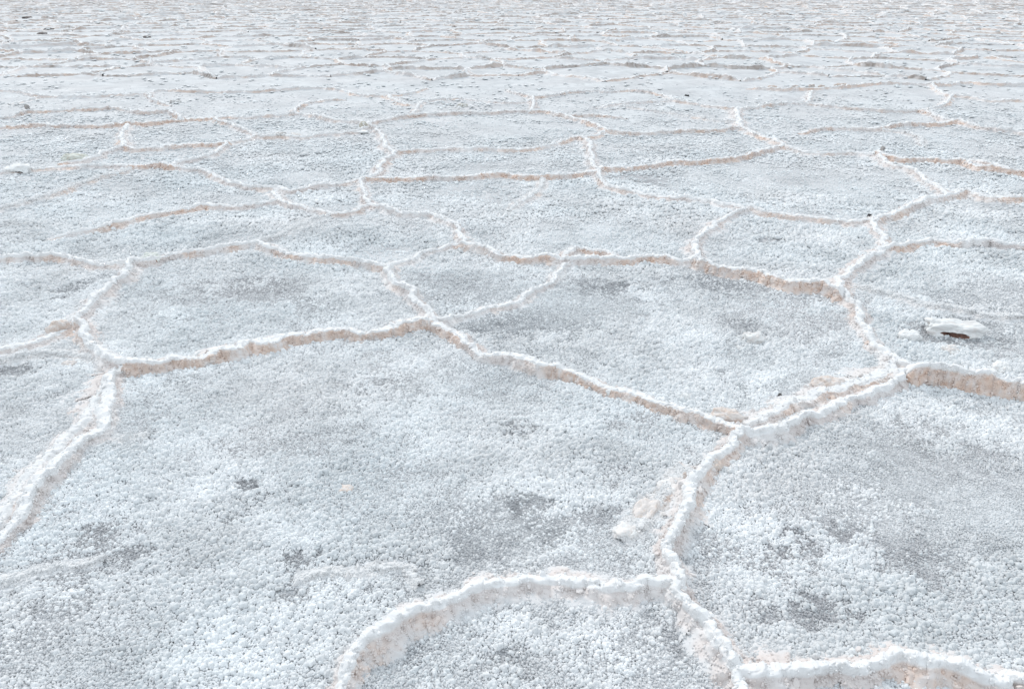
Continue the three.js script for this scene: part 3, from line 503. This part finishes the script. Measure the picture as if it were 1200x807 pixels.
// size in metres; box 0 = rounded, 1 = slab-like; dent = a hollow broken into one side
function lumpShape(z0, sx, sy, sz, box, seedBase, a, b, share, dent) {
  const g = mergeVertices(new THREE.IcosahedronGeometry(1, sx > 0.06 && z0 > -4.5 ? 16 : 9).deleteAttribute('normal').deleteAttribute('uv')), p = g.attributes.position, v = new THREE.Vector3(), C = [], inside = [], S = Math.max(sx, sz);
  for (let i = 0; i < p.count; i++) {
    v.fromBufferAttribute(p, i).normalize();
    const e = mix(2, 5, box), R = Math.pow(Math.abs(v.x) ** e + Math.abs(v.y) ** e + Math.abs(v.z) ** e, -1 / e);
    let x = v.x * R, y = v.y * R, z = v.z * R;
    const f = 1 + 0.4 * n3(x * 1.3 + seedBase, y * 1.3, z * 1.3) + 0.12 * n3(x * 3.2, y * 3.2 + seedBase, z * 3.2) + 0.16 * (lumps(x * 5 + seedBase, y * 5, z * 5) - 0.5) + 0.05 * n3(x * 11, y * 11, z * 11 + seedBase);
    x *= f; y *= f; z *= f; let hole = 0;
    if (dent && z > 0) { const q = Math.hypot((x - dent.x) / dent.w, (y - dent.y) / dent.h) + 0.25 * n3(x * 6, y * 6, 3); hole = 1 - sst(0.75, 1.05, q); z -= hole * dent.d; }
    inside.push(hole > 0.45);
    const t = sst(0.5 - 0.25, 0.5 + 0.25, share + 0.5 * n3(x * 2 + seedBase, y * 2, z * 2) + 0.35 * n3(x * 7, y * 7 + seedBase, z * 7)), grit = 0.92 + 0.16 * hash3(i, seedBase * 10 | 0, 2);
    for (let k = 0; k < 3; k++) C.push(mix(a[k], b[k], t) * grit);
    p.setXYZ(i, x * sx / 2, (y + 0.62) * sy / 1.62, z * sz / 2);
  }
  g.setAttribute('color', new THREE.Float32BufferAttribute(C, 3)); g.computeVertexNormals();
  return [g, inside];
}
let stoneSeed = 1.7;
function stone(name, label, category, [x, z], [sx, sy, sz], o = {}) {
  stoneSeed += 3.31;
  const [g, inside] = lumpShape(z, sx, sy, sz, o.box ?? 0.3, stoneSeed, o.a ?? WHITE, o.b ?? CREAM, o.share ?? 0.3, o.dent);
  let t;
  if (o.dent) { // the broken hollow shows another material: a part of its own
    t = new THREE.Group(); const I = g.index.array, A = [], B = [];
    for (let i = 0; i < I.length; i += 3) (inside[I[i]] || inside[I[i + 1]] || inside[I[i + 2]] ? B : A).push(I[i], I[i + 1], I[i + 2]);
    const g2 = g.clone(), c2 = g2.attributes.color; g.setIndex(A); g2.setIndex(B);
    for (let i = 0; i < c2.count; i++) { const q = 0.7 + 0.8 * hash3(i, 5, 5), m = o.dent.c ?? MUD; c2.setXYZ(i, m[0] * q, m[1] * q, m[2] * q); }
    const a = shade(new THREE.Mesh(g, stoneMat)), b = shade(new THREE.Mesh(g2, stoneMat)); a.name = 'salt_shell'; b.name = 'mud_hollow'; if (o.dent.label) b.userData.label = o.dent.label; t.add(a, b);
  } else t = shade(new THREE.Mesh(g, stoneMat));
  t.name = numbered(name); t.userData = { label, category }; if (o.group) t.userData.group = o.group;
  t.position.set(x, crust(x, z) + (o.up ?? 0) - sy * (o.sink ?? 0.2), z); t.rotation.set(o.tx ?? 0, o.turn ?? 0, o.tz ?? 0); scene.add(t);
}
stone('salt_block', 'long white salt block with a dark brown mud hollow in its side', 'salt lump', [2.00, -3.32], [0.21, 0.068, 0.09], { box: 0.85, turn: -0.12, tz: -0.05, share: 0.3, sink: 0.08, dent: { x: -0.1, y: -0.05, w: 0.58, h: 0.24, d: 0.4, label: 'dark brown mud in the broken hollow' } });
stone('salt_lump', 'rounded white salt lump beside the block with the mud hollow', 'salt lump', [1.76, -3.24], [0.088, 0.062, 0.075], { share: 0.2 });
stone('salt_lump', 'small cream salt lump with a dark nick in front of the hollow block', 'salt lump', [1.88, -3.11], [0.068, 0.042, 0.05], { share: 0.6, turn: 0.4, dent: { x: -0.2, y: -0.35, w: 0.4, h: 0.25, d: 0.35 } });
stone('salt_lump', 'white salt lump lying behind the tall tan faced ridge', 'salt lump', [2.00, -2.94], [0.085, 0.046, 0.06], { share: 0.25, turn: 0.7 });
stone('salt_block', 'pale square salt block alone on a grainy plate', 'salt lump', [1.07, -3.24], [0.08, 0.05, 0.06], { box: 0.9, share: 0.45, turn: 0.15 });
stone('salt_crumb', 'tiny white salt crumb beside the square salt block', 'salt lump', [0.99, -3.16], [0.024, 0.02, 0.022]);
stone('salt_crumb', 'round white salt crumb at the foot of the sloping orange stained ridge', 'salt lump', [0.38, -2.73], [0.036, 0.034, 0.034], { share: 0.1 });
stone('salt_crumb', 'upright white salt crumb just behind the sloping orange stained ridge', 'salt lump', [0.66, -2.69], [0.03, 0.042, 0.03], { share: 0.1 });
stone('clay_lump', 'tan pink salt lump lying behind the twin stranded ridge', 'salt lump', [1.24, -2.80], [0.11, 0.05, 0.07], { a: CREAM, b: CLAY, share: 0.5, turn: 0.3 });
stone('pebble', 'dark pebble on the plate behind the twin stranded ridge', 'pebble', [1.03, -2.72], [0.03, 0.016, 0.022], { a: DARK, b: GREY, share: 0.25 });
stone('clay_lump', 'cracked tan crust heaped where the sloping ridge meets the twin stranded ridge', 'salt lump', [0.77, -2.52], [0.1, 0.055, 0.06], { a: CREAM, b: CLAY, share: 0.5, box: 0.6, turn: -0.2, sink: 0.05 });
stone('salt_slab', 'cream salt slab broken off beside the curving white ridge, upper one of three', 'salt slab', [0.51, -2.12], [0.072, 0.032, 0.07], { a: WHITE, b: CREAM, box: 0.7, share: 0.6, turn: 0.5, tz: 0.2 });
stone('salt_slab', 'tilted tan salt slab, largest of the three broken off beside the curving ridge', 'salt slab', [0.41, -1.99], [0.088, 0.034, 0.062], { a: CREAM, b: CLAY, box: 0.8, share: 0.25, turn: 0.9, tz: 0.25 });
stone('salt_slab', 'small cream salt slab, farthest of the three from the curving white ridge', 'salt slab', [0.33, -1.89], [0.055, 0.03, 0.05], { a: WHITE, b: CREAM, box: 0.6, share: 0.5, turn: 0.3 });
stone('salt_crumb', 'white salt crumb between the broken cream and tan slabs', 'salt lump', [0.35, -1.88], [0.028, 0.024, 0.026], { share: 0.1 });
stone('salt_crumb', 'orange brown knob stuck to the foot of the curving white ridge', 'salt lump', [0.66, -2.21], [0.05, 0.04, 0.04], { a: CREAM, b: CLAY, share: 0.6 });
stone('clay_lump', 'low orange stained knob alone in the large grainy plate', 'salt lump', [-0.53, -2.11], [0.05, 0.022, 0.045], { a: CREAM, b: CLAY, share: 0.5 });
stone('stained_lump', 'greenish white lump with a rust red spot at a ridge junction', 'salt lump', [-2.01, -4.24], [0.1, 0.075, 0.08], { a: WHITE, b: GREENISH, share: 0.6, turn: 0.3, dent: { x: 0.55, y: 0.3, w: 0.28, h: 0.3, d: 0.15, c: RUST } });
stone('stained_lump', 'long pale green lump with a dark red hollow', 'salt lump', [-3.77, -6.94], [0.2, 0.085, 0.1], { a: GREENISH, b: OLIVE, share: 0.3, dent: { x: 0.1, y: -0.2, w: 0.5, h: 0.4, d: 0.4, c: [0.13, 0.06, 0.04] } });
stone('olive_stone', 'olive tan stone standing on a white ridge junction', 'stone', [-1.52, -8.40], [0.08, 0.075, 0.07], { a: OLIVE, b: WHITE, share: 0.35, up: 0.02 });
stone('salt_lump', 'flat white crust with a dark underside below the olive stone', 'salt lump', [-1.55, -8.21], [0.2, 0.035, 0.1], { share: 0.2, dent: { x: 0, y: -0.3, w: 0.6, h: 0.3, d: 0.3, c: GREY } });
stone('grey_stone', 'grey stone with a white salt cap beside a low ridge', 'stone', [-2.26, -7.98], [0.11, 0.06, 0.08], { a: GREY, b: WHITE, share: 0.5 });
stone('salt_lump', 'small cream lump close to the grey stone with the white cap', 'salt lump', [-2.14, -8.07], [0.1, 0.05, 0.08], { share: 0.6 });
stone('pebble', 'black pebble at a junction of three white ridges', 'pebble', [2.37, -5.19], [0.024, 0.02, 0.02], { a: DARK, b: DARK, up: 0.02 });
stone('grey_stone', 'thin grey stone blade leaning on a ridge', 'stone', [3.30, -7.26], [0.025, 0.06, 0.04], { a: GREY, b: CREAM, share: 0.2, box: 0.6, tz: -0.5, up: 0.02 });
stone('salt_lump', 'broad white salt lump with a grey hollow at a low ridge', 'salt lump', [-4.00, -6.49], [0.18, 0.075, 0.12], { share: 0.15, dent: { x: 0.4, y: -0.2, w: 0.35, h: 0.3, d: 0.3, c: GREY } });
stone('clay_lump', 'tan lump with a dark crack underneath beside a bent white ridge', 'salt lump', [-2.03, -3.30], [0.09, 0.072, 0.07], { a: CREAM, b: CLAY, share: 0.55, tz: 0.3, dent: { x: 0.1, y: -0.45, w: 0.5, h: 0.14, d: 0.3 } });
stone('salt_lump', 'cream crumb at the foot of the broad white ridge', 'salt lump', [-1.83, -2.97], [0.05, 0.03, 0.04], { a: CREAM, b: CLAY, share: 0.3 });
stone('olive_stone', 'pale olive lump lying on a far plate', 'stone', [-0.60, -9.98], [0.11, 0.05, 0.08], { a: WHITE, b: OLIVE, share: 0.5 });
stone('pebble', 'black stone on the white plate near a far ridge', 'pebble', [2.29, -10.92], [0.055, 0.03, 0.04], { a: DARK, b: DARK });
stone('pebble', 'brown pebble on a ridge crest beside an opened crack', 'pebble', [-5.77, -9.85], [0.05, 0.04, 0.04], { a: GREY, b: CLAY, up: 0.02 });
stone('grey_stone', 'grey and white lump beside two meeting ridges', 'stone', [-4.18, -10.32], [0.13, 0.05, 0.1], { a: GREY, b: WHITE, share: 0.55 });
for (const [x, z, w] of [[3.63, -11.67, 0.14], [3.95, -11.67, 0.12], [4.18, -11.67, 0.16], [4.35, -11.76, 0.1], [4.62, -11.76, 0.18], [4.82, -11.85, 0.12]])
  stone('broken_clod', 'rough brown and white clod in the rubble along a far ridge', 'clod', [x, z], [w * 0.8, w * 0.35, w * 0.5], { a: GREY, b: CLAY, share: 0.4 + 0.4 * rnd(), turn: rnd() * 3, group: 'clods in the rubble along a far ridge', up: 0.01 });
for (const [x, z, w] of [[-12.83, -23.86, 0.22], [-12.16, -22.22, 0.2], [-15.84, -27.49, 0.2], [-16.49, -29.46, 0.26], [2.28, -22.53, 0.13], [-7.92, -18.62, 0.14], [-8.96, -21.06, 0.16], [-13.43, -32.36, 0.22], [-12.77, -24.58, 0.14], [-5.64, -25.35, 0.14], [-0.45, -28.44, 0.16], [-1.68, -24.96, 0.14], [13.31, -23.86, 0.16], [17.69, -32.36, 0.2], [15.06, -33.69, 0.2], [6.41, -26.59, 0.14]])
  stone('dark_clod', 'dark mud clod poking out of the distant salt', 'clod', [x, z], [w, w * 0.3, w * 0.6], { a: [0.16, 0.13, 0.12], b: GREY, share: 0.35, turn: rnd() * 0.6, group: 'dark mud clods in the distance' });

renderer.render(scene, camera);
